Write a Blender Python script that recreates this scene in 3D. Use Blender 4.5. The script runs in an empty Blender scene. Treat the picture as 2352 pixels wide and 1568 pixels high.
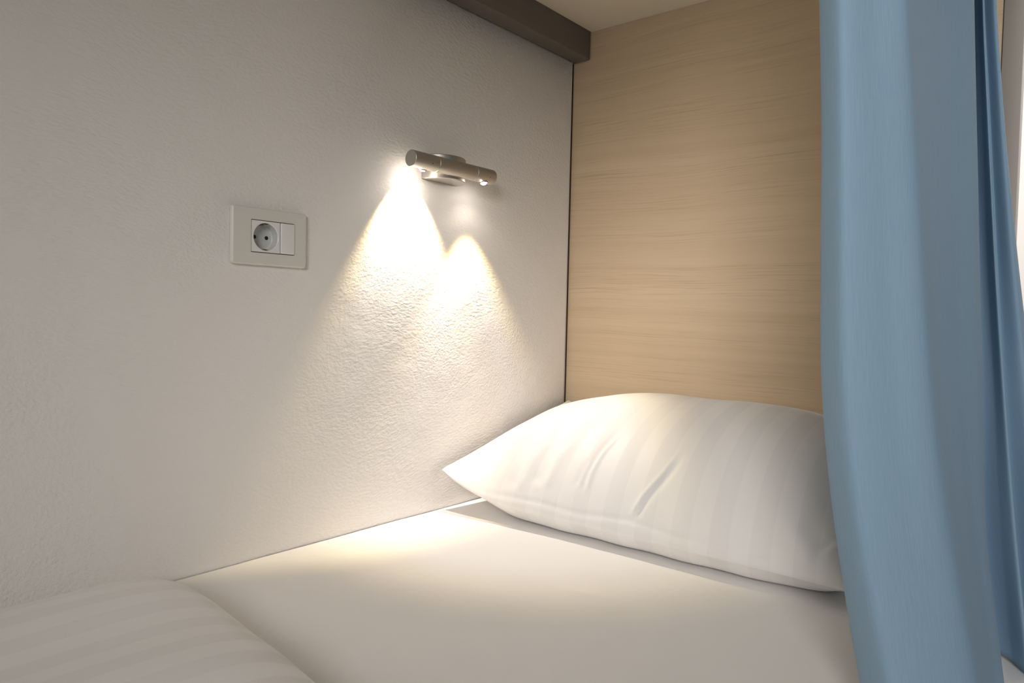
import bpy, bmesh, math, random
from mathutils import Vector, Matrix, noise
R = math.radians
S = bpy.context.scene
COL = S.collection
ZO = 0.86          # camera height above the floor; all heights below are given from the camera's level

# ------------------------------------------------------------------ camera, world, lights, exposure
cam_d = bpy.data.cameras.new('camera')
cam_d.sensor_width = 36.0
cam_d.lens = 1677.0 / 2352.0 * 36.0
cam_d.clip_start = 0.02
cam = bpy.data.objects.new('camera', cam_d)
COL.objects.link(cam)
M3 = Matrix(((0.77370492, -0.04071008, 0.63223681),
             (0.63314786, 0.01430582, -0.77389866),
             (0.02246081, 0.99906858, 0.03684398)))
cam.matrix_world = Matrix.Translation((0.9447, 0, ZO)) @ M3.to_4x4()
S.camera = cam

world = bpy.data.worlds.new('world')
S.world = world
world.use_nodes = True
bg = world.node_tree.nodes['Background']
bg.inputs['Color'].default_value = (0.93, 0.97, 1.0, 1)
bg.inputs['Strength'].default_value = 0.16

def area(name, loc, target, size, power, color):
    d = bpy.data.lights.new(name, 'AREA')
    d.shape = 'DISK'; d.size = size; d.energy = power; d.color = color
    o = bpy.data.objects.new(name, d); COL.objects.link(o)
    o.location = loc
    o.rotation_euler = (Vector(target) - Vector(loc)).to_track_quat('-Z', 'Y').to_euler()
    return o
room_l = area('room_light', (1.72, -1.62, ZO + 0.86), (0.32, 1.1, ZO + 0.04), 0.9, 4.2, (1.0, 0.955, 0.915))
room_l.data.spread = R(54)
back_fill = area('back_wall_fill', (1.40, 1.42, ZO + 1.1), (0.88, 1.8, ZO + 0.25), 0.4, 4.0, (1.0, 0.985, 0.96))  # unseen fill lamp, added to brighten the back wall beyond the headboard
back_fill.data.spread = R(70)

S.view_settings.view_transform = 'Standard'
S.view_settings.look = 'None'
S.view_settings.exposure = 0.08
S.view_settings.gamma = 1.0
S.view_settings.use_curve_mapping = False

# ------------------------------------------------------------------ helpers
def tag(o, label=None, cat=None, group=None, kind=None):
    if label: o['label'] = label
    if cat: o['category'] = cat
    if group: o['group'] = group
    if kind: o['kind'] = kind
    return o

def link_mesh(name, verts, faces, mat, parent=None, origin=(0, 0, 0), smooth=True, uv=None, angle=None):
    """verts in camera-level coordinates; the object's origin is put at `origin`."""
    ox, oy, oz = origin
    me = bpy.data.meshes.new(name)
    me.from_pydata([(x - ox, y - oy, z - oz) for x, y, z in verts], [], faces)
    bm = bmesh.new(); bm.from_mesh(me)
    bmesh.ops.remove_doubles(bm, verts=bm.verts, dist=1e-6)
    if uv is None:
        bmesh.ops.recalc_face_normals(bm, faces=bm.faces)
    bm.to_mesh(me); bm.free()
    me.materials.append(mat)
    if smooth:
        me.polygons.foreach_set('use_smooth', [True] * len(me.polygons))
        if angle is not None:
            me.set_sharp_from_angle(angle=R(angle))
    o = bpy.data.objects.new(name, me); COL.objects.link(o)
    if parent is None:
        o.location = (ox, oy, oz + ZO)
    else:
        o.parent = parent
        p = parent['_o']
        o.location = (ox - p[0], oy - p[1], oz - p[2])
    o['_o'] = (ox, oy, oz)
    return o

def root(name, origin):
    o = bpy.data.objects.new(name, None); COL.objects.link(o)
    o.location = (origin[0], origin[1], origin[2] + ZO)
    o.empty_display_size = 0.05
    o['_o'] = origin
    return o

def box_data(x0, x1, y0, y1, z0, z1, bev=0.0, seg=3):
    bm = bmesh.new()
    bmesh.ops.create_cube(bm, size=1)
    for v in bm.verts:
        v.co = Vector(((x0 + x1) / 2 + v.co.x * (x1 - x0), (y0 + y1) / 2 + v.co.y * (y1 - y0), (z0 + z1) / 2 + v.co.z * (z1 - z0)))
    if bev > 0:
        bmesh.ops.bevel(bm, geom=bm.edges[:], offset=bev, segments=seg, profile=0.5, affect='EDGES')
    bm.verts.index_update()
    vs = [tuple(v.co) for v in bm.verts]; fs = [tuple(v.index for v in f.verts) for f in bm.faces]
    bm.free()
    return vs, fs

def merge(parts):
    V = []; F = []
    for vs, fs in parts:
        n = len(V); V += vs; F += [tuple(i + n for i in f) for f in fs]
    return V, F

def lathe_data(prof, n=48, M=None, caps=True):
    """prof: (radius, height) list about the local z axis, M places it."""
    V = []; F = []
    for r, h in prof:
        for i in range(n):
            a = 2 * math.pi * i / n
            V.append(Vector((r * math.cos(a), r * math.sin(a), h)))
    for j in range(len(prof) - 1):
        for i in range(n):
            k = (i + 1) % n
            F.append((j * n + i, j * n + k, (j + 1) * n + k, (j + 1) * n + i))
    if caps:
        F.append(tuple(range(n))[::-1]); F.append(tuple((len(prof) - 1) * n + i for i in range(n)))
    if M is not None: V = [M @ v for v in V]
    return [tuple(v) for v in V], F

# ------------------------------------------------------------------ materials
def new_mat(name, color=(0.8, 0.8, 0.8), rough=0.6, metal=0.0, spec=0.5):
    m = bpy.data.materials.new(name); m.use_nodes = True
    b = m.node_tree.nodes['Principled BSDF']
    b.inputs['Base Color'].default_value = (*color, 1)
    b.inputs['Roughness'].default_value = rough
    b.inputs['Metallic'].default_value = metal
    b.inputs['Specular IOR Level'].default_value = spec
    return m, m.node_tree, b

def N(nt, t, **kw):
    n = nt.nodes.new(t)
    for k, v in kw.items():
        if k in n.inputs.keys(): n.inputs[k].default_value = v
        else: setattr(n, k, v)
    return n

def mapping(nt, scale=(1, 1, 1), rot=(0, 0, 0), src='Object'):
    tc = nt.nodes.new('ShaderNodeTexCoord'); mp = nt.nodes.new('ShaderNodeMapping')
    mp.inputs['Scale'].default_value = scale; mp.inputs['Rotation'].default_value = rot
    nt.links.new(tc.outputs[src], mp.inputs['Vector'])
    return mp

def ramp(nt, stops):
    r = nt.nodes.new('ShaderNodeValToRGB')
    while len(r.color_ramp.elements) < len(stops): r.color_ramp.elements.new(0.5)
    for e, (p, c) in zip(r.color_ramp.elements, stops):
        e.position = p; e.color = (*c, 1) if len(c) == 3 else c
    return r

def math_node(nt, op, a=None, b=None, va=None, vb=None):
    n = nt.nodes.new('ShaderNodeMath'); n.operation = op
    if a is not None: nt.links.new(a, n.inputs[0])
    if b is not None: nt.links.new(b, n.inputs[1])
    if va is not None: n.inputs[0].default_value = va
    if vb is not None: n.inputs[1].default_value = vb
    return n

def plaster():
    m, nt, b = new_mat('white_plaster', (0.86, 0.825, 0.79), 0.62, 0, 0.35)
    L = nt.links.new
    # fine pitted grain, drawn out by the trowel in arcs that change direction over the wall
    mp = mapping(nt, (1, 1, 1))
    warp = N(nt, 'ShaderNodeTexNoise', Scale=2.2, Detail=1.0)
    L(mp.outputs[0], warp.inputs['Vector'])
    vm = nt.nodes.new('ShaderNodeVectorMath'); vm.operation = 'MULTIPLY_ADD'
    vm.inputs[1].default_value = (0.16, 0.16, 0.16)
    L(warp.outputs['Color'], vm.inputs[0]); L(mp.outputs[0], vm.inputs[2])
    mp1 = nt.nodes.new('ShaderNodeMapping'); mp1.inputs['Scale'].default_value = (1, 0.75, 1)
    L(vm.outputs[0], mp1.inputs['Vector'])
    grain = N(nt, 'ShaderNodeTexNoise', Scale=250.0, Detail=3.0, Roughness=0.55)
    L(mp1.outputs[0], grain.inputs['Vector'])
    mp2 = nt.nodes.new('ShaderNodeMapping'); mp2.inputs['Rotation'].default_value = (R(-28), 0, 0)
    mp2.inputs['Scale'].default_value = (1, 0.45, 1.0)
    L(vm.outputs[0], mp2.inputs['Vector'])
    streak = N(nt, 'ShaderNodeTexNoise', Scale=250.0, Detail=2.0, Roughness=0.5)
    L(mp2.outputs[0], streak.inputs['Vector'])
    sw = N(nt, 'ShaderNodeTexNoise', Scale=4.5, Detail=2.0)
    L(mp.outputs[0], sw.inputs['Vector'])
    swr = ramp(nt, [(0.38, (0, 0, 0)), (0.62, (1, 1, 1))]); L(sw.outputs['Fac'], swr.inputs['Fac'])
    mix = nt.nodes.new('ShaderNodeMix'); mix.data_type = 'FLOAT'
    L(swr.outputs['Color'], mix.inputs['Factor']); L(grain.outputs['Fac'], mix.inputs['A']); L(streak.outputs['Fac'], mix.inputs['B'])
    # patches where the coat is rougher or smoother
    pt = N(nt, 'ShaderNodeTexNoise', Scale=3.0, Detail=2.0)
    off = nt.nodes.new('ShaderNodeMapping'); off.inputs['Location'].default_value = (3, 1.3, 5.1)
    L(mp.outputs[0], off.inputs['Vector']); L(off.outputs[0], pt.inputs['Vector'])
    ptr = ramp(nt, [(0.3, (0.45,) * 3), (0.65, (1, 1, 1))]); L(pt.outputs['Fac'], ptr.inputs['Fac'])
    amp = math_node(nt, 'MULTIPLY', mix.outputs['Result'], ptr.outputs['Color'])
    big = N(nt, 'ShaderNodeTexNoise', Scale=16.0, Detail=3.0, Roughness=0.5)
    L(mp.outputs[0], big.inputs['Vector'])
    bp = nt.nodes.new('ShaderNodeBump'); bp.inputs['Strength'].default_value = 1.0; bp.inputs['Distance'].default_value = 0.0016
    L(amp.outputs[0], bp.inputs['Height'])
    bp2 = nt.nodes.new('ShaderNodeBump'); bp2.inputs['Strength'].default_value = 1.0; bp2.inputs['Distance'].default_value = 0.0022
    L(big.outputs['Fac'], bp2.inputs['Height']); L(bp.outputs[0], bp2.inputs['Normal'])
    L(bp2.outputs[0], b.inputs['Normal'])
    return m

def wood():
    m, nt, b = new_mat('wood_laminate', (0.6, 0.5, 0.37), 0.42, 0, 0.4)
    L = nt.links.new
    mp = mapping(nt, (1, 1, 1))
    # the grain bends slowly: warp the height with a broad noise
    wn = N(nt, 'ShaderNodeTexNoise', Scale=1.6, Detail=2.0, Roughness=0.4); 
    mpw = nt.nodes.new('ShaderNodeMapping'); mpw.inputs['Scale'].default_value = (1.0, 1, 2.2)
    L(mp.outputs[0], mpw.inputs['Vector']); L(mpw.outputs[0], wn.inputs['Vector'])
    sep = nt.nodes.new('ShaderNodeSeparateXYZ'); L(mp.outputs[0], sep.inputs[0])
    w = math_node(nt, 'MULTIPLY', wn.outputs['Fac'], vb=0.055)
    z = math_node(nt, 'ADD', sep.outputs['Z'], w.outputs[0])
    cmb = nt.nodes.new('ShaderNodeCombineXYZ')
    xs = math_node(nt, 'MULTIPLY', sep.outputs['X'], vb=0.014)
    L(xs.outputs[0], cmb.inputs['X']); L(z.outputs[0], cmb.inputs['Z'])
    fine = N(nt, 'ShaderNodeTexNoise', Scale=400.0, Detail=3.0, Roughness=0.65); L(cmb.outputs[0], fine.inputs['Vector'])
    mid = N(nt, 'ShaderNodeTexNoise', Scale=42.0, Detail=3.0, Roughness=0.55); L(cmb.outputs[0], mid.inputs['Vector'])
    broad = N(nt, 'ShaderNodeTexNoise', Scale=9.0, Detail=2.0); L(cmb.outputs[0], broad.inputs['Vector'])
    r1 = ramp(nt, [(0.36, (0.80, 0.765, 0.72)), (0.5, (1, 1, 1)), (0.75, (1.0, 1.0, 1.0))]); L(fine.outputs['Fac'], r1.inputs['Fac'])
    r2 = ramp(nt, [(0.3, (0.63, 0.49, 0.33)), (0.52, (0.67, 0.525, 0.362)), (0.75, (0.70, 0.555, 0.385))]); L(mid.outputs['Fac'], r2.inputs['Fac'])
    r3 = ramp(nt, [(0.3, (0.93, 0.92, 0.90)), (0.7, (1, 1, 1))]); L(broad.outputs['Fac'], r3.inputs['Fac'])
    # the fine dark pores gather in bands
    band = N(nt, 'ShaderNodeTexNoise', Scale=14.0, Detail=2.0); L(cmb.outputs[0], band.inputs['Vector'])
    rb = ramp(nt, [(0.42, (0.12,) * 3), (0.6, (0.85,) * 3)]); L(band.outputs['Fac'], rb.inputs['Fac'])
    mx = nt.nodes.new('ShaderNodeMix'); mx.data_type = 'RGBA'; mx.blend_type = 'MULTIPLY'
    L(rb.outputs['Color'], mx.inputs['Factor']); L(r2.outputs['Color'], mx.inputs[6]); L(r1.outputs['Color'], mx.inputs[7])
    mx2 = nt.nodes.new('ShaderNodeMix'); mx2.data_type = 'RGBA'; mx2.blend_type = 'MULTIPLY'; mx2.inputs['Factor'].default_value = 1
    L(mx.outputs[2], mx2.inputs[6]); L(r3.outputs['Color'], mx2.inputs[7])
    L(mx2.outputs[2], b.inputs['Base Color'])
    bp = nt.nodes.new('ShaderNodeBump'); bp.inputs['Strength'].default_value = 0.3; bp.inputs['Distance'].default_value = 0.0004
    L(fine.outputs['Fac'], bp.inputs['Height']); L(bp.outputs[0], b.inputs['Normal'])
    return m

def satin(name, period, phase=0.0, a=(0.862, 0.842, 0.828), c=(0.892, 0.872, 0.858), attr_uv=True):
    """white cotton with woven satin stripes that follow the cloth (UV u in metres)"""
    m, nt, b = new_mat(name, a, 0.6, 0, 0.3)
    L = nt.links.new
    uv = nt.nodes.new('ShaderNodeUVMap'); uv.uv_map = 'UVMap'
    sep = nt.nodes.new('ShaderNodeSeparateXYZ'); L(uv.outputs[0], sep.inputs[0])
    s = math_node(nt, 'MULTIPLY_ADD', sep.outputs['X'], vb=1.0 / period); s.inputs[2].default_value = phase
    fr = math_node(nt, 'PINGPONG', s.outputs[0], vb=0.5)
    rp = ramp(nt, [(0.235, (0, 0, 0)), (0.265, (1, 1, 1))]); L(fr.outputs[0], rp.inputs['Fac'])
    mx = nt.nodes.new('ShaderNodeMix'); mx.data_type = 'RGBA'
    mx.inputs[6].default_value = (*a, 1); mx.inputs[7].default_value = (*c, 1)
    L(rp.outputs['Color'], mx.inputs['Factor']); L(mx.outputs[2], b.inputs['Base Color'])
    rr = ramp(nt, [(0.0, (0.85,) * 3), (1.0, (0.52,) * 3)]); L(rp.outputs['Color'], rr.inputs['Fac']); L(rr.outputs['Color'], b.inputs['Roughness'])
    b.inputs['Sheen Weight'].default_value = 0.15
    return m

def cloth(name, color, weave=0.0006, rough=0.85):
    m, nt, b = new_mat(name, color, rough, 0, 0.2)
    L = nt.links.new
    n = N(nt, 'ShaderNodeTexNoise', Scale=900.0, Detail=1.0)
    mp = mapping(nt); L(mp.outputs[0], n.inputs['Vector'])
    bp = nt.nodes.new('ShaderNodeBump'); bp.inputs['Strength'].default_value = 0.25; bp.inputs['Distance'].default_value = weave
    L(n.outputs['Fac'], bp.inputs['Height']); L(bp.outputs[0], b.inputs['Normal'])
    b.inputs['Sheen Weight'].default_value = 0.1
    return m

def curtain_mat():
    m, nt, b = new_mat('blue_curtain_cloth', (0.34, 0.50, 0.64), 0.8, 0, 0.2)
    L = nt.links.new
    uv = nt.nodes.new('ShaderNodeUVMap'); uv.uv_map = 'UVMap'
    mp = nt.nodes.new('ShaderNodeMapping'); mp.inputs['Scale'].default_value = (1.0, 0.035, 1)
    L(uv.outputs[0], mp.inputs['Vector'])
    n = N(nt, 'ShaderNodeTexNoise', Scale=900.0, Detail=2.0, Roughness=0.6); L(mp.outputs[0], n.inputs['Vector'])
    rp = ramp(nt, [(0.3, (0.30, 0.455, 0.60)), (0.7, (0.335, 0.49, 0.635))]); L(n.outputs['Fac'], rp.inputs['Fac'])
    L(rp.outputs['Color'], b.inputs['Base Color'])
    bp = nt.nodes.new('ShaderNodeBump'); bp.inputs['Strength'].default_value = 0.5; bp.inputs['Distance'].default_value = 0.0004
    L(n.outputs['Fac'], bp.inputs['Height']); L(bp.outputs[0], b.inputs['Normal'])
    b.inputs['Sheen Weight'].default_value = 0.06; b.inputs['Sheen Roughness'].default_value = 0.4
    # thin cloth lets a little light through
    tr = nt.nodes.new('ShaderNodeBsdfTranslucent'); L(rp.outputs['Color'], tr.inputs['Color'])
    ms = nt.nodes.new('ShaderNodeMixShader'); ms.inputs[0].default_value = 0.15
    L(b.outputs[0], ms.inputs[1]); L(tr.outputs[0], ms.inputs[2])
    L(ms.outputs[0], nt.nodes['Material Output'].inputs['Surface'])
    return m

def brushed():
    m, nt, b = new_mat('brushed_aluminium', (0.50, 0.475, 0.44), 0.45, 1.0)
    L = nt.links.new
    mp = mapping(nt, (6, 900, 900)); n = N(nt, 'ShaderNodeTexNoise', Scale=1.0, Detail=2.0)
    mp.inputs['Scale'].default_value = (900, 8, 900)
    L(mp.outputs[0], n.inputs['Vector'])
    bp = nt.nodes.new('ShaderNodeBump'); bp.inputs['Strength'].default_value = 0.15; bp.inputs['Distance'].default_value = 0.0003
    L(n.outputs['Fac'], bp.inputs['Height']); L(bp.outputs[0], b.inputs['Normal'])
    return m

M_PLASTER = plaster(); M_WOOD = wood(); M_CURTAIN = curtain_mat(); M_ALU = brushed()
M_PILLOW = satin('pillow_satin_stripe', 0.060, 0.1, (0.815, 0.798, 0.788), (0.845, 0.828, 0.818))
M_DUVET = satin('duvet_satin_stripe', 0.056, 0.0)
M_SHEET = cloth('white_sheet', (0.90, 0.875, 0.855))
M_BEAM = new_mat('taupe_paint', (0.150, 0.127, 0.113), 0.55)[0]
M_CEIL = new_mat('cream_board', (0.72, 0.66, 0.54), 0.6)[0]
M_POST = new_mat('greige_paint', (0.30, 0.265, 0.235), 0.5)[0]
M_WALLB = new_mat('pale_wall_paint', (0.88, 0.85, 0.82), 0.8)[0]
M_FLOOR = new_mat('floor_vinyl', (0.35, 0.32, 0.29), 0.5)[0]
M_PLATE = new_mat('socket_plate_plastic', (0.74, 0.71, 0.655), 0.28, 0, 0.5)[0]
M_MODULE = new_mat('socket_module_plastic', (0.82, 0.81, 0.79), 0.3, 0, 0.5)[0]
M_WELL = new_mat('socket_well_plastic', (0.62, 0.63, 0.62), 0.4, 0, 0.5)[0]
M_DARK = new_mat('dark_gap', (0.02, 0.015, 0.012), 0.8)[0]
M_GAP_SHADE = new_mat('gap_shade_dark', (0.05, 0.036, 0.03), 0.9)[0]  # near-black standing in for the shade between wall and headboard
M_CLIP = new_mat('earth_clip_metal', (0.35, 0.30, 0.2), 0.4, 1.0)[0]
M_BLACK = new_mat('black_plastic', (0.02, 0.02, 0.02), 0.5)[0]
M_BASE = new_mat('bed_base_board', (0.55, 0.46, 0.34), 0.6)[0]

def led_mat():
    m = bpy.data.materials.new('led_lens'); m.use_nodes = True
    nt = m.node_tree; nt.nodes.clear()
    e = nt.nodes.new('ShaderNodeEmission'); e.inputs['Color'].default_value = (1.0, 0.90, 0.80, 1); e.inputs['Strength'].default_value = 120.0
    o = nt.nodes.new('ShaderNodeOutputMaterial'); nt.links.new(e.outputs[0], o.inputs['Surface'])
    return m
M_LED = led_mat()

# ------------------------------------------------------------------ structure
BED = -0.362; CEIL = 0.621; HB = 1.357
def quad_wall():
    """plaster wall: face at x = 0 with a recess for the socket box and a rounded end beside the headboard"""
    y0, y1, z0, z1 = -1.6, 1.3543, -0.86, 1.3
    hy0, hy1, hz0, hz1 = 0.5655, 0.6065, 0.0825, 0.1230
    ys = [y0, hy0, hy1, 1.3433]; zs = [z0, hz0, hz1, z1]
    V = []; F = []
    def q(a, b, c, d):
        n = len(V); V.extend([a, b, c, d]); F.append((n, n + 1, n + 2, n + 3))
    for i in range(3):
        for j in range(3):
            if i == 1 and j == 1: continue
            q((0, ys[i], zs[j]), (0, ys[i + 1], zs[j]), (0, ys[i + 1], zs[j + 1]), (0, ys[i], zs[j + 1]))
    d = -0.045
    q((0, hy0, hz0), (d, hy0, hz0), (d, hy0, hz1), (0, hy0, hz1)); q((0, hy1, hz0), (0, hy1, hz1), (d, hy1, hz1), (d, hy1, hz0))
    q((0, hy0, hz0), (0, hy1, hz0), (d, hy1, hz0), (d, hy0, hz0)); q((0, hy0, hz1), (d, hy0, hz1), (d, hy1, hz1), (0, hy1, hz1))
    q((d, hy0, hz0), (d, hy1, hz0), (d, hy1, hz1), (d, hy0, hz1))
    # rounded arris
    r = 0.011; prev = (0.0, 1.3433)
    for k in range(1, 7):
        a = math.pi / 2 * k / 6
        cur = (-r + r * math.cos(a), 1.3433 + r * math.sin(a))
        q((prev[0], prev[1], z0), (cur[0], cur[1], z0), (cur[0], cur[1], z1), (prev[0], prev[1], z1)); prev = cur
    q((prev[0], prev[1], z0), (-0.12, prev[1], z0), (-0.12, prev[1], z1), (prev[0], prev[1], z1))
    q((-0.12, prev[1], z0), (-0.12, y0, z0), (-0.12, y0, z1), (-0.12, prev[1], z1))
    q((-0.12, y0, z0), (0, y0, z0), (0, y0, z1), (-0.12, y0, z1))
    for zc in (z0, z1):
        q((0, y0, zc), (0, 1.3433, zc), (-0.12, 1.3433, zc), (-0.12, y0, zc))
    return V, F
V, F = quad_wall()
tag(link_mesh('wall_left', V, F, M_PLASTER, angle=40), kind='structure')
tag(link_mesh('ceiling', *box_data(0.0415, 0.90, -1.0, HB - 0.0005, CEIL, CEIL + 0.04), M_CEIL, smooth=False), kind='structure')
tag(link_mesh('floor', *box_data(-0.12, 3.2, -3.2, 3.0, -0.96, -0.86), M_FLOOR, smooth=False), kind='structure')
tag(link_mesh('wall_back', *box_data(-0.12, 3.2, 1.8, 1.9, -0.86, 1.6), M_WALLB, smooth=False), kind='structure')
# dark taupe beam in the angle of wall and ceiling
tag(link_mesh('trim_1', *box_data(0.0, 0.0412, -1.0, HB - 0.002, 0.5605, CEIL + 0.04, 0.0022), M_BEAM, angle=50), kind='structure')

tag(link_mesh('gap_shade_strip', *box_data(-0.1, -0.0030, 1.3545, HB - 0.0002, -0.86, 0.5600), M_GAP_SHADE, smooth=False), kind='structure')  # added dark strip: shade of the open gap beside the headboard, as colour
hb = link_mesh('headboard_panel', *box_data(-0.115, 0.7985, HB, HB + 0.022, -0.84, CEIL + 0.04, 0.0008, 1), M_WOOD, origin=(0.34, HB + 0.011, -0.86), angle=40)
tag(hb, 'pale wood-grain laminate headboard panel closing the head end of the bunk', 'headboard')
post = link_mesh('bunk_post', *box_data(0.8000, 0.8270, HB - 0.004, HB + 0.030, -0.86, CEIL + 0.04, 0.0012, 2), M_POST, origin=(0.813, HB + 0.013, -0.86), angle=40)
tag(post, 'narrow grey-brown upright post at the right edge of the headboard, behind the blue curtain', 'bed post')

# ------------------------------------------------------------------ bed
def fbm(x, y, z=0.0, o=3):
    return noise.fractal(Vector((x, y, z)), 1.0, 2.0, o)
bb = link_mesh('bed_base', *box_data(0.004, 0.925, -0.95, 1.352, -0.62, -0.565, 0.004), M_BASE, origin=(0.46, 0.2, -0.62), angle=40)
tag(bb, 'board platform of the bunk beneath the sheet-covered mattress', 'bed base')
mt = link_mesh('mattress', *box_data(0.010, 0.915, -0.93, 1.346, -0.564, -0.370, 0.02), M_SHEET, origin=(0.46, 0.2, -0.564), angle=50)
tag(mt, 'mattress covered by a smooth plain white sheet, under the pillow and duvet', 'mattress')

def sheet_mesh():
    nx, ny = 200, 300
    x0, x1, y0, y1 = 0.002, 0.922, -0.94, 1.3515
    V = []; F = []
    for j in range(ny + 1):
        # finer rows toward the head end
        t = j / ny; y = y0 + (y1 - y0) * t
        for i in range(nx + 1):
            x = x0 + (x1 - x0) * i / nx
            z = BED
            z += 0.0011 * fbm(x * 4, y * 3, 1.0) + 0.0004 * fbm(x * 14 + y * 5, y * 9 - x * 6, 4.0)
            # soft dimple and two faint tucks near the middle of the sheet
            z -= 0.0022 * math.exp(-(((x - 0.375) / 0.05) ** 2 + ((y - 0.80) / 0.018) ** 2))
            z += 0.0012 * math.exp(-(((x - 0.40) / 0.06) ** 2 + ((y - 0.775 - 0.2 * (x - 0.4)) / 0.012) ** 2))
            # rolled edges
            e = min(x1 - x, y - y0, 0.03)
            z -= 0.022 * (1 - e / 0.03) ** 2.2
            V.append((x, y, z))
    W = nx + 1
    for j in range(ny):
        for i in range(nx): F.append((j * W + i, j * W + i + 1, (j + 1) * W + i + 1, (j + 1) * W + i))
    # skirts down the open side and the foot end
    base = len(V)
    for j in range(ny + 1):
        x, y, z = V[j * W + nx]; V.append((x + 0.001, y, -0.545))
    for j in range(ny):
        F.append((j * W + nx, base + j, base + j + 1, (j + 1) * W + nx))
    base = len(V)
    for i in range(nx + 1):
        x, y, z = V[i]; V.append((x, y - 0.001, -0.545))
    for i in range(nx): F.append((i, i + 1, base + i + 1, base + i))
    return V, F
V, F = sheet_mesh()
sh = link_mesh('fitted_sheet', V, F, M_SHEET, parent=mt, origin=(0.46, 0.2, -0.40), uv=True)

def set_uv(o, uvs):
    me = o.data
    lay = me.uv_layers.new(name='UVMap')
    for lp in me.loops: lay.data[lp.index].uv = uvs[lp.vertex_index]

# ------------------------------------------------------------------ pillow
def smooth(a, b, x):
    t = max(0.0, min(1.0, (x - a) / (b - a))); return t * t * (3 - 2 * t)
def seg_dist(x, z, pts):
    """signed distance to a polyline in the (x, z) plane and how far along it 0..1"""
    best = None; tot = 0.0; Ls = [math.dist(pts[i], pts[i + 1]) for i in range(len(pts) - 1)]; T = sum(Ls)
    for i in range(len(pts) - 1):
        ax, az = pts[i]; bx, bz = pts[i + 1]; dx, dz = bx - ax, bz - az; l2 = dx * dx + dz * dz
        t = ((x - ax) * dx + (z - az) * dz) / l2
        tc = max(0.0, min(1.0, t)); px, pz = ax + tc * dx, az + tc * dz
        d = math.hypot(x - px, z - pz); sg = 1 if (dx * (z - az) - dz * (x - ax)) > 0 else -1
        if best is None or d < abs(best[0]): best = (sg * d, (tot + tc * Ls[i]) / T)
        tot += Ls[i]
    return best
# (points x,z going down; ridge height, ridge width, groove offset, groove depth)
CREASES = [
    ([(0.440, -0.200), (0.428, -0.235), (0.408, -0.268), (0.392, -0.305)], 0.0024, 0.0032, 0.010, 0.0024),
    ([(0.325, -0.190), (0.312, -0.225), (0.306, -0.255), (0.308, -0.284)], 0.0022, 0.0032, -0.008, 0.0024),
    ([(0.298, -0.232), (0.292, -0.280)], 0.0010, 0.0035, -0.008, 0.0012),
    ([(0.250, -0.205), (0.232, -0.240), (0.228, -0.290)], 0.0022, 0.010, -0.018, 0.0032),
    ([(0.205, -0.205), (0.183, -0.245), (0.180, -0.305)], 0.0022, 0.010, -0.020, 0.0034),
    ([(0.050, -0.308), (0.12, -0.318), (0.222, -0.317), (0.30, -0.321), (0.389, -0.314), (0.47, -0.322), (0.562, -0.322), (0.670, -0.315)], 0.0008, 0.0030, 0.006, 0.0016),
    ([(0.625, -0.270), (0.665, -0.310)], 0.0025, 0.012, 0.020, 0.0030),
]
def pillow_surface(u, v, top):
    s = 2 * u - 1; t = 2 * v - 1
    xc, yc = 0.366, 1.15
    hx = 0.352 - 0.016 * (1 - t * t)
    x = xc + s * hx
    if t < 0: y = yc + t * (0.205 - 0.017 * (1 - s * s) - 0.012 * smooth(0.3, 1.0, s))
    else: y = yc + t * (0.196 - 0.014 * (1 - s * s))
    zb = -0.331 + 0.097 * ((t + 1) / 2) ** 0.9
    lift = 0.046 * abs(s) ** 5 if s < 0 else -0.004 * s ** 4
    zmid = zb + lift
    f = max(0.0, 1 - abs(s) ** 2.7) ** 0.72 if s < 0 else max(0.0, 1 - s ** 5.0) ** 0.65
    g = max(0.0, 1 - abs(t) ** 2.5) ** 0.62
    n = 0.006 * fbm(x * 5, y * 5, 7.0 if top else 2.0, 2)
    edge = min(1.0, f * g * 3)
    if top:
        h = 0.128 * f * g
        z = zmid + h + n * edge
        # pull wrinkles fanning in from the seam
        z += 0.0012 * math.sin(x * 95 + 2.5 * fbm(x * 6, y * 6, 3)) * math.exp(-((1 - abs(t)) / 0.16) ** 2) * smooth(0.0, 0.06, 1 - abs(t))
        yo = 0.0
        if t < 0.55:
            zz = z
            for pts, rh, rw, go, gd in CREASES:
                d, a = seg_dist(x, zz, pts)
                if abs(d) < 0.06:
                    env = smooth(0, 0.25, a) * smooth(0, 0.18, 1 - a)
                    k = (rh * math.exp(-(d / rw) ** 2) - gd * math.exp(-((d - go) / (rw * 1.5)) ** 2)) * env
                    yo -= k * 0.8; z += k * 0.6
        y += yo
    else:
        g2 = max(0.0, 1 - abs(t) ** 2.5) ** (0.95 if t < 0 else 0.62)
        h = 0.120 * f * g2
        z = zmid - h + 0.4 * n * edge
        lim = BED + 0.0015
        if z < lim + 0.012:
            q = (z - lim) / 0.012
            z = lim + 0.012 * (math.exp(min(0, q - 1)) * 1.0 if q < 1 else q) if q < 1 else z
            z = max(z, lim)
        # folded tuck along the under edge
        z += 0.002 * math.sin(x * 60 + 1.5) * math.exp(-((1 + t) / 0.12) ** 2) * smooth(0, 0.05, 1 + t)
    y = min(y, HB - 0.003)
    x = max(x, 0.004)
    return x, y, z
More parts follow.
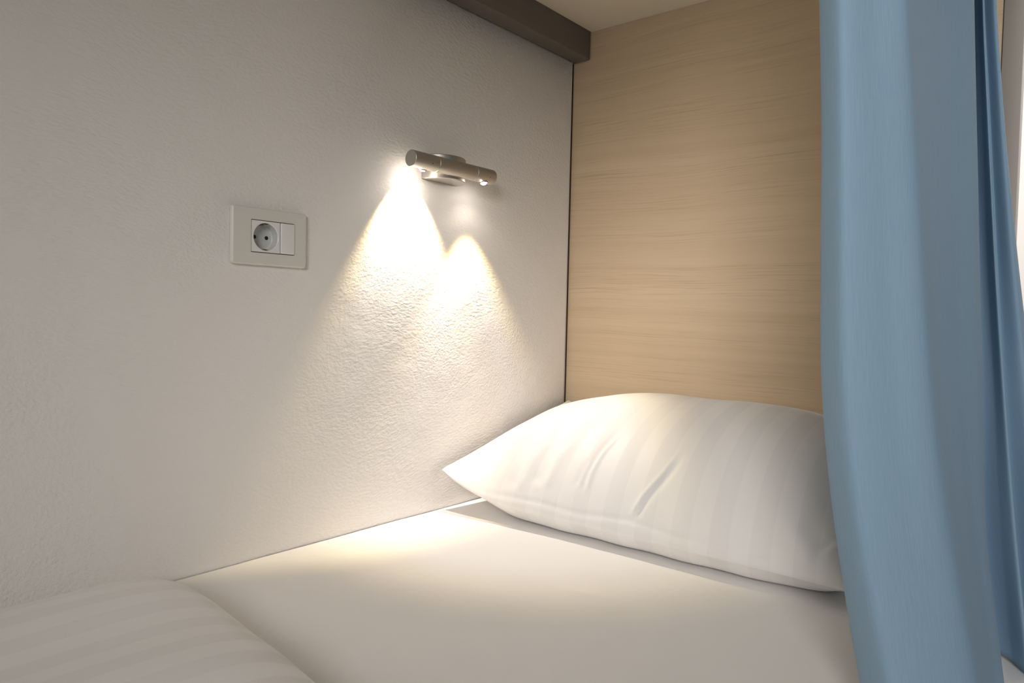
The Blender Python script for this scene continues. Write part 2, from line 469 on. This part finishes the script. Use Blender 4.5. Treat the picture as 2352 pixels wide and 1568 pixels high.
def pillow():
    nu, nv = 300, 190
    def sp(k, n):   # cluster samples at the seams
        a = k / n
        return 0.5 - 0.5 * math.cos(math.pi * a) * (0.55 + 0.45 * abs(math.cos(math.pi * a)) ** 0.5) if False else a * 0.45 + 0.55 * (0.5 - 0.5 * math.cos(math.pi * a))
    V = []; UV = []; idx = {}
    F = []
    for side in (1, 0):
        for j in range(nv + 1):
            for i in range(nu + 1):
                rim = i in (0, nu) or j in (0, nv)
                if side == 0 and rim:
                    idx[(side, i, j)] = idx[(1, i, j)]; continue
                u, v = sp(i, nu), sp(j, nv)
                V.append(pillow_surface(u, v, side == 1)); UV.append((u * 0.72, v * 0.45)); idx[(side, i, j)] = len(V) - 1
        for j in range(nv):
            for i in range(nu):
                q = (idx[(side, i, j)], idx[(side, i + 1, j)], idx[(side, i + 1, j + 1)], idx[(side, i, j + 1)])
                F.append(q if side == 1 else q[::-1])
    return V, F, UV
V, F, UV = pillow()
pl = link_mesh('pillow', V, F, M_PILLOW, origin=(0.366, 1.15, BED), uv=True)
set_uv(pl, UV)
tag(pl, 'plump white pillow in a satin-striped case leaning on the wood headboard', 'pillow')

# ------------------------------------------------------------------ duvet
def duvet():
    nx, ny = 190, 190
    x0, x1, y0, y1 = 0.006, 0.90, -0.90, 0.442
    V = []; UV = []; F = []
    def top(x, y):
        ye = y1 + 0.004 * math.sin(x * 9) - 0.115 * max(0, x - 0.1) * 1.0
        e = ye - y
        a = 1 - math.exp(-max(0, e) / 0.038) if e > 0 else 0
        wx = x - x0
        bx = 1 - math.exp(-max(0, wx) / 0.070)
        bx2 = 1 - math.exp(-max(0, x1 - x) / 0.04)
        h = 0.064 * a ** 0.75 * bx ** 0.8 * bx2 ** 0.7
        k = min(1, a * bx * 1.3)
        h += k * (0.009 * fbm(x * 3.2, y * 1.4, 5.0, 3) + 0.004 * math.sin(x * 26 + 2.2 * fbm(x * 2, y * 2, 9)) * (0.6 + 0.4 * fbm(x * 3, y * 2, 2)))
        return BED + 0.0025 + max(h, 0.0)
    for j in range(ny + 1):
        v = j / ny; v = 1 - (1 - v) ** 1.6
        for i in range(nx + 1):
            u = i / nx; u = u ** 1.25
            x = x0 + (x1 - x0) * u
            ye = y1 + 0.004 * math.sin(x * 9) - 0.115 * max(0, x - 0.1)
            y = y0 + (ye - y0) * v
            V.append((x, y, top(x, y))); UV.append((x + 0.02 * math.sin(y * 5), y))
    W = nx + 1; n = len(V)
    for j in range(ny):
        for i in range(nx): F.append((j * W + i, j * W + i + 1, (j + 1) * W + i + 1, (j + 1) * W + i))
    # underside
    for k in range(n):
        x, y, z = V[k]; V.append((x, y, min(z - 0.0008, BED + 0.0018))); UV.append(UV[k])
    for j in range(ny):
        for i in range(nx): F.append((n + j * W + i, n + (j + 1) * W + i, n + (j + 1) * W + i + 1, n + j * W + i + 1))
    ring = [i for i in range(nx + 1)] + [j * W + nx for j in range(1, ny + 1)] + [ny * W + i for i in range(nx - 1, -1, -1)] + [j * W for j in range(ny - 1, 0, -1)]
    for a, b in zip(ring, ring[1:] + ring[:1]): F.append((a, n + a, n + b, b))
    return V, F, UV
V, F, UV = duvet()
dv = link_mesh('duvet', V, F, M_DUVET, origin=(0.45, -0.2, BED), uv=True)
set_uv(dv, UV)
tag(dv, 'white satin-striped duvet lying across the near end of the bed', 'duvet')

# ------------------------------------------------------------------ curtain
COLS = [
 ('A',[(0.3484, 0.7273, 0.69), (0.2897, 0.7302, 0.69), (0.172, 0.7371, 0.69), (0.0544, 0.7407, 0.69), (-0.0639, 0.745, 0.69), (-0.1807, 0.7598, 0.69), (-0.323, 0.7845, 0.7), (-0.3887, 0.8013, 0.7)]),
 ('A2',[(0.3303, 0.7533, 0.665), (0.2747, 0.756, 0.665), (0.1633, 0.7622, 0.665), (0.0519, 0.7664, 0.665), (-0.0599, 0.7719, 0.665), (-0.17, 0.7874, 0.665), (-0.3017, 0.8132, 0.67), (-0.3633, 0.8287, 0.67)]),
 ('A3',[(0.3339, 0.7748, 0.69), (0.2778, 0.7775, 0.69), (0.1651, 0.7862, 0.69), (0.0529, 0.7922, 0.69), (-0.0591, 0.8015, 0.69), (-0.1689, 0.8191, 0.69), (-0.2984, 0.8451, 0.69), (-0.3604, 0.8585, 0.69)]),
 ('B',[(0.3387, 0.7926, 0.715), (0.2819, 0.7954, 0.715), (0.1686, 0.8056, 0.72), (0.0544, 0.8161, 0.72), (-0.059, 0.8271, 0.72), (-0.1702, 0.8435, 0.72), (-0.3016, 0.8694, 0.72), (-0.3651, 0.8811, 0.72)]),
 ('BV',[(0.3717, 0.785, 0.79), (0.3094, 0.7881, 0.79), (0.1839, 0.7995, 0.79), (0.0594, 0.8116, 0.79), (-0.0639, 0.8247, 0.79), (-0.1827, 0.8438, 0.78), (-0.3178, 0.8725, 0.765), (-0.385, 0.8842, 0.765)]),
 ('BM',[(0.428, 0.7878, 0.93), (0.3567, 0.7905, 0.93), (0.2081, 0.8042, 0.91), (0.0663, 0.8173, 0.89), (-0.0688, 0.8315, 0.87), (-0.1967, 0.8466, 0.85), (-0.3422, 0.874, 0.83), (-0.4146, 0.8865, 0.83)]),
 ('C',[(0.4657, 0.7984, 1.03), (0.388, 0.8019, 1.03), (0.2253, 0.8149, 1.0), (0.0716, 0.8275, 0.97), (-0.0728, 0.8407, 0.94), (-0.2062, 0.8512, 0.9), (-0.353, 0.878, 0.862), (-0.4273, 0.89, 0.86)]),
 ('R1',[(0.5204, 0.7798, 1.15), (0.4336, 0.7837, 1.15), (0.2525, 0.7979, 1.12), (0.0805, 0.8111, 1.09), (-0.0824, 0.8242, 1.06), (-0.2299, 0.837, 1.0), (-0.3847, 0.8674, 0.935), (-0.4643, 0.8803, 0.93)]),
 ('D0',[(0.5085, 0.792, 1.13), (0.4237, 0.7958, 1.13), (0.2466, 0.8105, 1.1), (0.0795, 0.8239, 1.08), (-0.0803, 0.8409, 1.05), (-0.2227, 0.8573, 0.985), (-0.3768, 0.8824, 0.928), (-0.455, 0.8935, 0.922)]),
 ('D',[(0.4935, 0.8008, 1.1), (0.4113, 0.8045, 1.1), (0.2412, 0.8194, 1.08), (0.077, 0.8356, 1.05), (-0.078, 0.8519, 1.03), (-0.2165, 0.8725, 0.97), (-0.364, 0.8975, 0.908), (-0.4383, 0.9089, 0.9)]),
 ('R2',[(0.5386, 0.7872, 1.2), (0.4488, 0.7912, 1.2), (0.2635, 0.8077, 1.18), (0.0851, 0.8237, 1.16), (-0.0857, 0.841, 1.13), (-0.2395, 0.8616, 1.07), (-0.4019, 0.8896, 1.0), (-0.4837, 0.9015, 0.99)]),
 ('E',[(0.5257, 0.8024, 1.18), (0.4382, 0.8063, 1.18), (0.257, 0.8252, 1.16), (0.083, 0.8465, 1.14), (-0.0826, 0.8692, 1.12), (-0.2286, 0.8958, 1.05), (-0.3848, 0.9173, 0.98), (-0.4632, 0.9284, 0.97)]),
 ('E2',[(0.5607, 0.7949, 1.26), (0.4675, 0.7986, 1.26), (0.2767, 0.8174, 1.25), (0.0895, 0.8408, 1.23), (-0.0883, 0.8667, 1.2), (-0.2455, 0.8942, 1.13), (-0.4154, 0.9175, 1.06), (-0.5004, 0.9294, 1.05)]),
]
def curtain():
    zt, zb = CEIL - 0.001, BED + 0.004
    nz = 150
    def at(col, z):
        p = sorted(col, key=lambda q: -q[0])
        if z >= p[0][0]:
            a, b = p[0], p[3]
        else:
            for a, b in zip(p, p[1:]):
                if b[0] <= z: break
            else: a, b = p[-2], p[-1]
        t = (z - a[0]) / (b[0] - a[0])
        return Vector((a[1] + (b[1] - a[1]) * t, a[2] + (b[2] - a[2]) * t))
    def smooth_at(col, z):   # average over a short span so bends along a fold are soft
        acc = Vector((0, 0)); 
        for d in (-0.05, -0.025, 0, 0.025, 0.05): acc += at(col, z + d)
        return acc / 5
    SUB = 9
    V = []; UV = []; F = []
    rows = []
    for j in range(nz + 1):
        z = zt + (zb - zt) * j / nz
        pts = [smooth_at(c, z) for _, c in COLS]
        A = pts[0]
        pts = [A + Vector((0.030, 0.045)), A + Vector((0.008, 0.014))] + pts + [pts[-1] + Vector((-0.02, 0.05))]
        P = [pts[0]] + pts + [pts[-1]]
        row = []
        for k in range(1, len(P) - 2):
            p0, p1, p2, p3 = P[k - 1], P[k], P[k + 1], P[k + 2]
            for s in range(SUB):
                t = s / SUB
                # centripetal-like catmull-rom with reduced tension
                m1 = (p2 - p0) * 0.42; m2 = (p3 - p1) * 0.42
                ln = (p2 - p1).length
                if m1.length > ln: m1 *= ln / m1.length
                if m2.length > ln: m2 *= ln / m2.length
                h00 = 2 * t ** 3 - 3 * t ** 2 + 1; h10 = t ** 3 - 2 * t ** 2 + t; h01 = -2 * t ** 3 + 3 * t ** 2; h11 = t ** 3 - t ** 2
                row.append(p1 * h00 + m1 * h10 + p2 * h01 + m2 * h11)
        row.append(P[-2])
        rows.append((z, row))
    W = len(rows[0][1])
    for z, row in rows:
        L = 0.0
        for i, p in enumerate(row):
            if i: L += (p - row[i - 1]).length
            w = 0.0012 * fbm(i * 0.10, z * 2.2, 3.0, 2)
            V.append((p.x + w, p.y, z)); UV.append((L, z))
    for j in range(len(rows) - 1):
        for i in range(W - 1): F.append((j * W + i, j * W + i + 1, (j + 1) * W + i + 1, (j + 1) * W + i))
    return V, F, UV
V, F, UV = curtain()
cu = link_mesh('curtain', V, F, M_CURTAIN, origin=(0.83, 0.9, CEIL), uv=True)
set_uv(cu, UV)
so = cu.modifiers.new('thickness', 'SOLIDIFY'); so.thickness = 0.0012; so.offset = 0
tag(cu, 'light blue fabric privacy curtain gathered in folds along the open side of the bunk', 'curtain')

# ------------------------------------------------------------------ wall reading lamp
LX, LZ = 0.045, 0.2535
TR = 0.0137
lamp = root('wall_lamp', (0.0, 0.928, LZ))
tag(lamp, 'brushed metal tube reading lamp with two lit spots mounted on the white plaster wall', 'wall lamp')
def half_round():
    n = 48; Rr = 0.046; yc = 0.9405; z0, z1 = 0.2345, 0.2765
    V = []; F = []
    prof = [(Rr - 0.0012, z0), (Rr, z0 + 0.0012), (Rr, z1 - 0.0012), (Rr - 0.0012, z1)]
    for r, z in prof:
        for i in range(n + 1):
            a = -math.pi / 2 + math.pi * i / n
            V.append((0.0005 + r * math.cos(a) * 0.98, yc + r * math.sin(a), z))
    W = n + 1
    for j in range(3):
        for i in range(n): F.append((j * W + i, j * W + i + 1, (j + 1) * W + i + 1, (j + 1) * W + i))
    F.append(tuple(range(W))[::-1]); F.append(tuple(3 * W + i for i in range(W)))
    F.append((0, W, 2 * W, 3 * W, 3 * W + n, 2 * W + n, W + n, n))
    return V, F
link_mesh('bracket', *half_round(), M_ALU, parent=lamp, origin=(0, 0.948, LZ), angle=35)
AX = Matrix.Translation((LX, 0, LZ)) @ Matrix.Rotation(R(-90), 4, 'X')     # local z -> +y
def tube_part(y0, y1, bev=0.0006, r=TR):
    return lathe_data([(r - bev, y0), (r, y0 + bev), (r, y1 - bev), (r - bev, y1)], 64, AX)
YL0, YL1 = 0.8275, 1.0305
sy1, sy2 = 0.8835, 0.9800
link_mesh('tube', *tube_part(sy1 + 0.0004, sy2 - 0.0004), M_ALU, parent=lamp, origin=(LX, 0.93, LZ), angle=35)
for a, b, lab in ((YL0, sy1, None), (sy2, YL1, None)):
    link_mesh('spot_head', *tube_part(a, b), M_ALU, parent=lamp, origin=(LX, (a + b) / 2, LZ), angle=35)
heads = [c for c in COL.objects if c.name.startswith('spot_head')]
def led(head, y, tilt, roll, half, watts, blend, halo):
    """tilt: degrees from straight down, toward the wall when positive; roll: lean along the wall"""
    T = Matrix.Translation((LX, y, LZ)) @ Matrix.Rotation(R(tilt), 4, 'Y') @ Matrix.Rotation(R(roll), 4, 'X')
    # local -z is the beam direction
    V1 = lathe_data([(0.0060, -TR * 0.80), (0.0060, -TR - 0.0006), (0.0072, -TR - 0.0006), (0.0078, -TR * 0.72)], 40, T, caps=False)
    link_mesh('bezel', *V1, M_ALU, parent=head, origin=tuple(T.translation), angle=35)
    prof = [(0.0059 * math.cos(R(a)), -TR + 0.0002 - 0.0042 * math.sin(R(a))) for a in range(0, 90, 12)] + [(0.0001, -TR - 0.0040)]
    lens = link_mesh('led_lens', *lathe_data(prof, 32, T), M_LED, parent=head, origin=tuple(T.translation))
    s = lathe_data([(0.0008, 0), (0.0008, 0.0006)], 12, Matrix.Translation((LX + TR * 0.93, y + 0.006, LZ - 0.004)) @ Matrix.Rotation(R(90), 4, 'Y'))
    link_mesh('screw', *s, M_BLACK, parent=head, origin=(LX + TR, y + 0.006, LZ - 0.004))
    d = bpy.data.lights.new('spot_beam', 'SPOT')
    OUT = 72.0
    d.spot_size = R(2 * OUT); d.spot_blend = 0.5; d.energy = watts; d.shadow_soft_size = 0.004
    d.color = (1.0, 0.905, 0.79)
    # the lens throws a yellower rim at the edge of its beam
    d.use_nodes = True
    nt = d.node_tree; em = nt.nodes['Emission']
    tc = nt.nodes.new('ShaderNodeTexCoord'); sp = nt.nodes.new('ShaderNodeSeparateXYZ'); nt.links.new(tc.outputs['Normal'], sp.inputs[0])
    ab = math_node(nt, 'ABSOLUTE', sp.outputs['Z']); ac = math_node(nt, 'ARCCOSINE', ab.outputs[0])
    rel = math_node(nt, 'DIVIDE', ac.outputs[0], vb=R(OUT))
    q = half / OUT; H = halo
    rp = ramp(nt, [(0.0, (0.78, 0.79, 0.80)), (0.66 * q, (1.0, 1.0, 1.0)), ((1 - 0.62 * blend) * q, (0.82, 0.76, 0.55)),
                   ((1 - 0.22 * blend) * q, (0.26, 0.21, 0.11)), (q, (H, H, H * 0.95)), (1.0, (H * 0.6, H * 0.6, H * 0.6))])
    rp.color_ramp.interpolation = 'LINEAR'
    nt.links.new(rel.outputs[0], rp.inputs['Fac']); nt.links.new(rp.outputs['Color'], em.inputs['Color'])
    o = bpy.data.objects.new('spot_beam', d); COL.objects.link(o)
    o.matrix_world = Matrix.Translation((0, 0, ZO)) @ T @ Matrix.Translation((0, 0, -TR - 0.0085))
led(heads[0], 0.8600, 27, 0, 41.5, 7.8, 0.26, 0.006)
led(heads[1], 1.0060, -8, 3, 37.5, 7.9, 0.30, 0.018)

# ------------------------------------------------------------------ wall socket
sk = root('wall_socket', (0.0, 0.594, 0.1025))
tag(sk, 'cream plastic wall socket plate set in the white plaster wall left of the reading lamp', 'wall socket')
PY0, PY1, PZ0, PZ1 = 0.534, 0.6545, 0.0620, 0.1432
IY0, IY1, IZ0, IZ1 = 0.5630, 0.6320, 0.0803, 0.1250
def plate():
    # rounded pillow-edged frame with a rectangular opening, as nested rings
    n = 12
    def ring(y0, y1, z0, z1, r, x):
        pts = []
        for cy, cz, a0 in ((y1 - r, z1 - r, 0), (y0 + r, z1 - r, 90), (y0 + r, z0 + r, 180), (y1 - r, z0 + r, 270)):
            for k in range(n + 1):
                a = R(a0 + 90 * k / n); pts.append((x, cy + r * math.cos(a), cz + r * math.sin(a)))
        return pts
    rings = [ring(PY0 + .001, PY1 - .001, PZ0 + .001, PZ1 - .001, .003, 0.0004), ring(PY0, PY1, PZ0, PZ1, .004, 0.0025), ring(PY0 + .0004, PY1 - .0004, PZ0 + .0004, PZ1 - .0004, .0038, 0.0066),
             ring(PY0 + .0020, PY1 - .0020, PZ0 + .0020, PZ1 - .0020, .003, 0.0084), ring(IY0 - .003, IY1 + .003, IZ0 - .003, IZ1 + .003, .001, 0.0090),
             ring(IY0 - .0006, IY1 + .0006, IZ0 - .0008, IZ1 + .0008, .0004, 0.0090), ring(IY0 - .0006, IY1 + .0006, IZ0 - .0008, IZ1 + .0008, .0004, 0.0010)]
    W = len(rings[0]); V = sum(rings, []); F = []
    for j in range(len(rings) - 1):
        for i in range(W):
            k = (i + 1) % W; F.append((j * W + i, j * W + k, (j + 1) * W + k, (j + 1) * W + i))
    return V, F
link_mesh('cover_plate', *plate(), M_PLATE, parent=sk, origin=(0, 0.594, 0.1025), angle=30)
GY = 0.6085
def module():
    y0, y1, z0, z1 = IY0 + .0003, GY - .0004, IZ0 + .0003, IZ1 - .0003
    x = 0.0094; cy, cz = (y0 + y1) / 2, (z0 + z1) / 2; r = 0.0193; n = 64; dep = 0.0150
    V = []; F = []
    def sq(a):
        c, s = math.cos(a), math.sin(a); k = max(abs(c) / ((y1 - y0) / 2), abs(s) / ((z1 - z0) / 2)); return cy + c / k, cz + s / k
    angs = [2 * math.pi * i / n for i in range(n)]
    ca = [math.atan2(sz * (z1 - z0), sy * (y1 - y0)) % (2 * math.pi) for sy in (1, -1) for sz in (1, -1)]
    angs = sorted(angs + ca); n = len(angs)
    R1 = [(x - 0.006,) + sq(a) for a in angs]; R2 = [(x,) + sq(a) for a in angs]
    R3 = [(x, cy + (r + .0008) * math.cos(a), cz + (r + .0008) * math.sin(a)) for a in angs]
    R4 = [(x - .0008, cy + r * math.cos(a), cz + r * math.sin(a)) for a in angs]
    V = R1 + R2 + R3 + R4
    for j in range(3):
        for i in range(n):
            k = (i + 1) % n; F.append((j * n + i, j * n + k, (j + 1) * n + k, (j + 1) * n + i))
    return (V, F), (cy, cz, r, dep, x)
(mV, mF), (cy, cz, wr, dep, mx) = module()
mod = link_mesh('socket_module', mV, mF, M_MODULE, parent=sk, origin=(0, cy, cz), angle=30)
def well():
    n = 64; V = []; F = []
    prof = [(wr, mx - .0008), (wr - .0006, mx - dep + .001), (wr - .0016, mx - dep), (0.0001, mx - dep)]
    for r, x in prof:
        for i in range(n):
            a = 2 * math.pi * i / n; V.append((x, cy + r * math.cos(a), cz + r * math.sin(a)))
    for j in range(3):
        for i in range(n):
            k = (i + 1) % n; F.append((j * n + i, (j + 1) * n + i, (j + 1) * n + k, j * n + k))
    return V, F
link_mesh('socket_well', *well(), M_WELL, parent=mod, origin=(0, cy, cz), angle=40)
for s in (-1, 1):
    MM = Matrix.Translation((mx - dep + 0.0001, cy + s * 0.0095, cz)) @ Matrix.Rotation(R(90), 4, 'Y')
    link_mesh('pin_hole', *lathe_data([(0.0027, 0.0), (0.0027, 0.0005)], 24, MM), M_DARK, parent=mod, origin=(0, cy + s * 0.0095, cz))
    z = cz + s * (wr - 0.0012)
    zz = sorted((z - 0.0012, z + 0.0008))
    link_mesh('earth_clip', *merge([box_data(mx - dep + .0005, mx - 0.002, cy - 0.0028, cy + 0.0028, zz[0], zz[1], 0.0004, 1)]), M_CLIP, parent=mod, origin=(0, cy, z))
    zz = sorted((cz + s * (wr - 0.0010), cz + s * (wr + 0.0004)))
    link_mesh('clip_slot', *box_data(mx - dep + .0004, mx - 0.0012, cy - 0.0080, cy + 0.0050, zz[0], zz[1]), M_DARK, parent=mod, origin=(0, cy, z))
blank = link_mesh('blank_module', *box_data(0.003, 0.0112, GY + .0010, IY1 - .0003, IZ0 + .0003, IZ1 - .0003, 0.0009), M_MODULE, parent=sk, origin=(0, 0.62, 0.1025), angle=40)
link_mesh('back_frame', *box_data(0.0003, 0.0040, GY - .0010, IY1 + .0003, IZ0 - .0003, IZ1 + .0003), M_DARK, parent=sk, origin=(0, 0.61, 0.1025))

for o in bpy.data.objects:
    if '_o' in o: del o['_o']
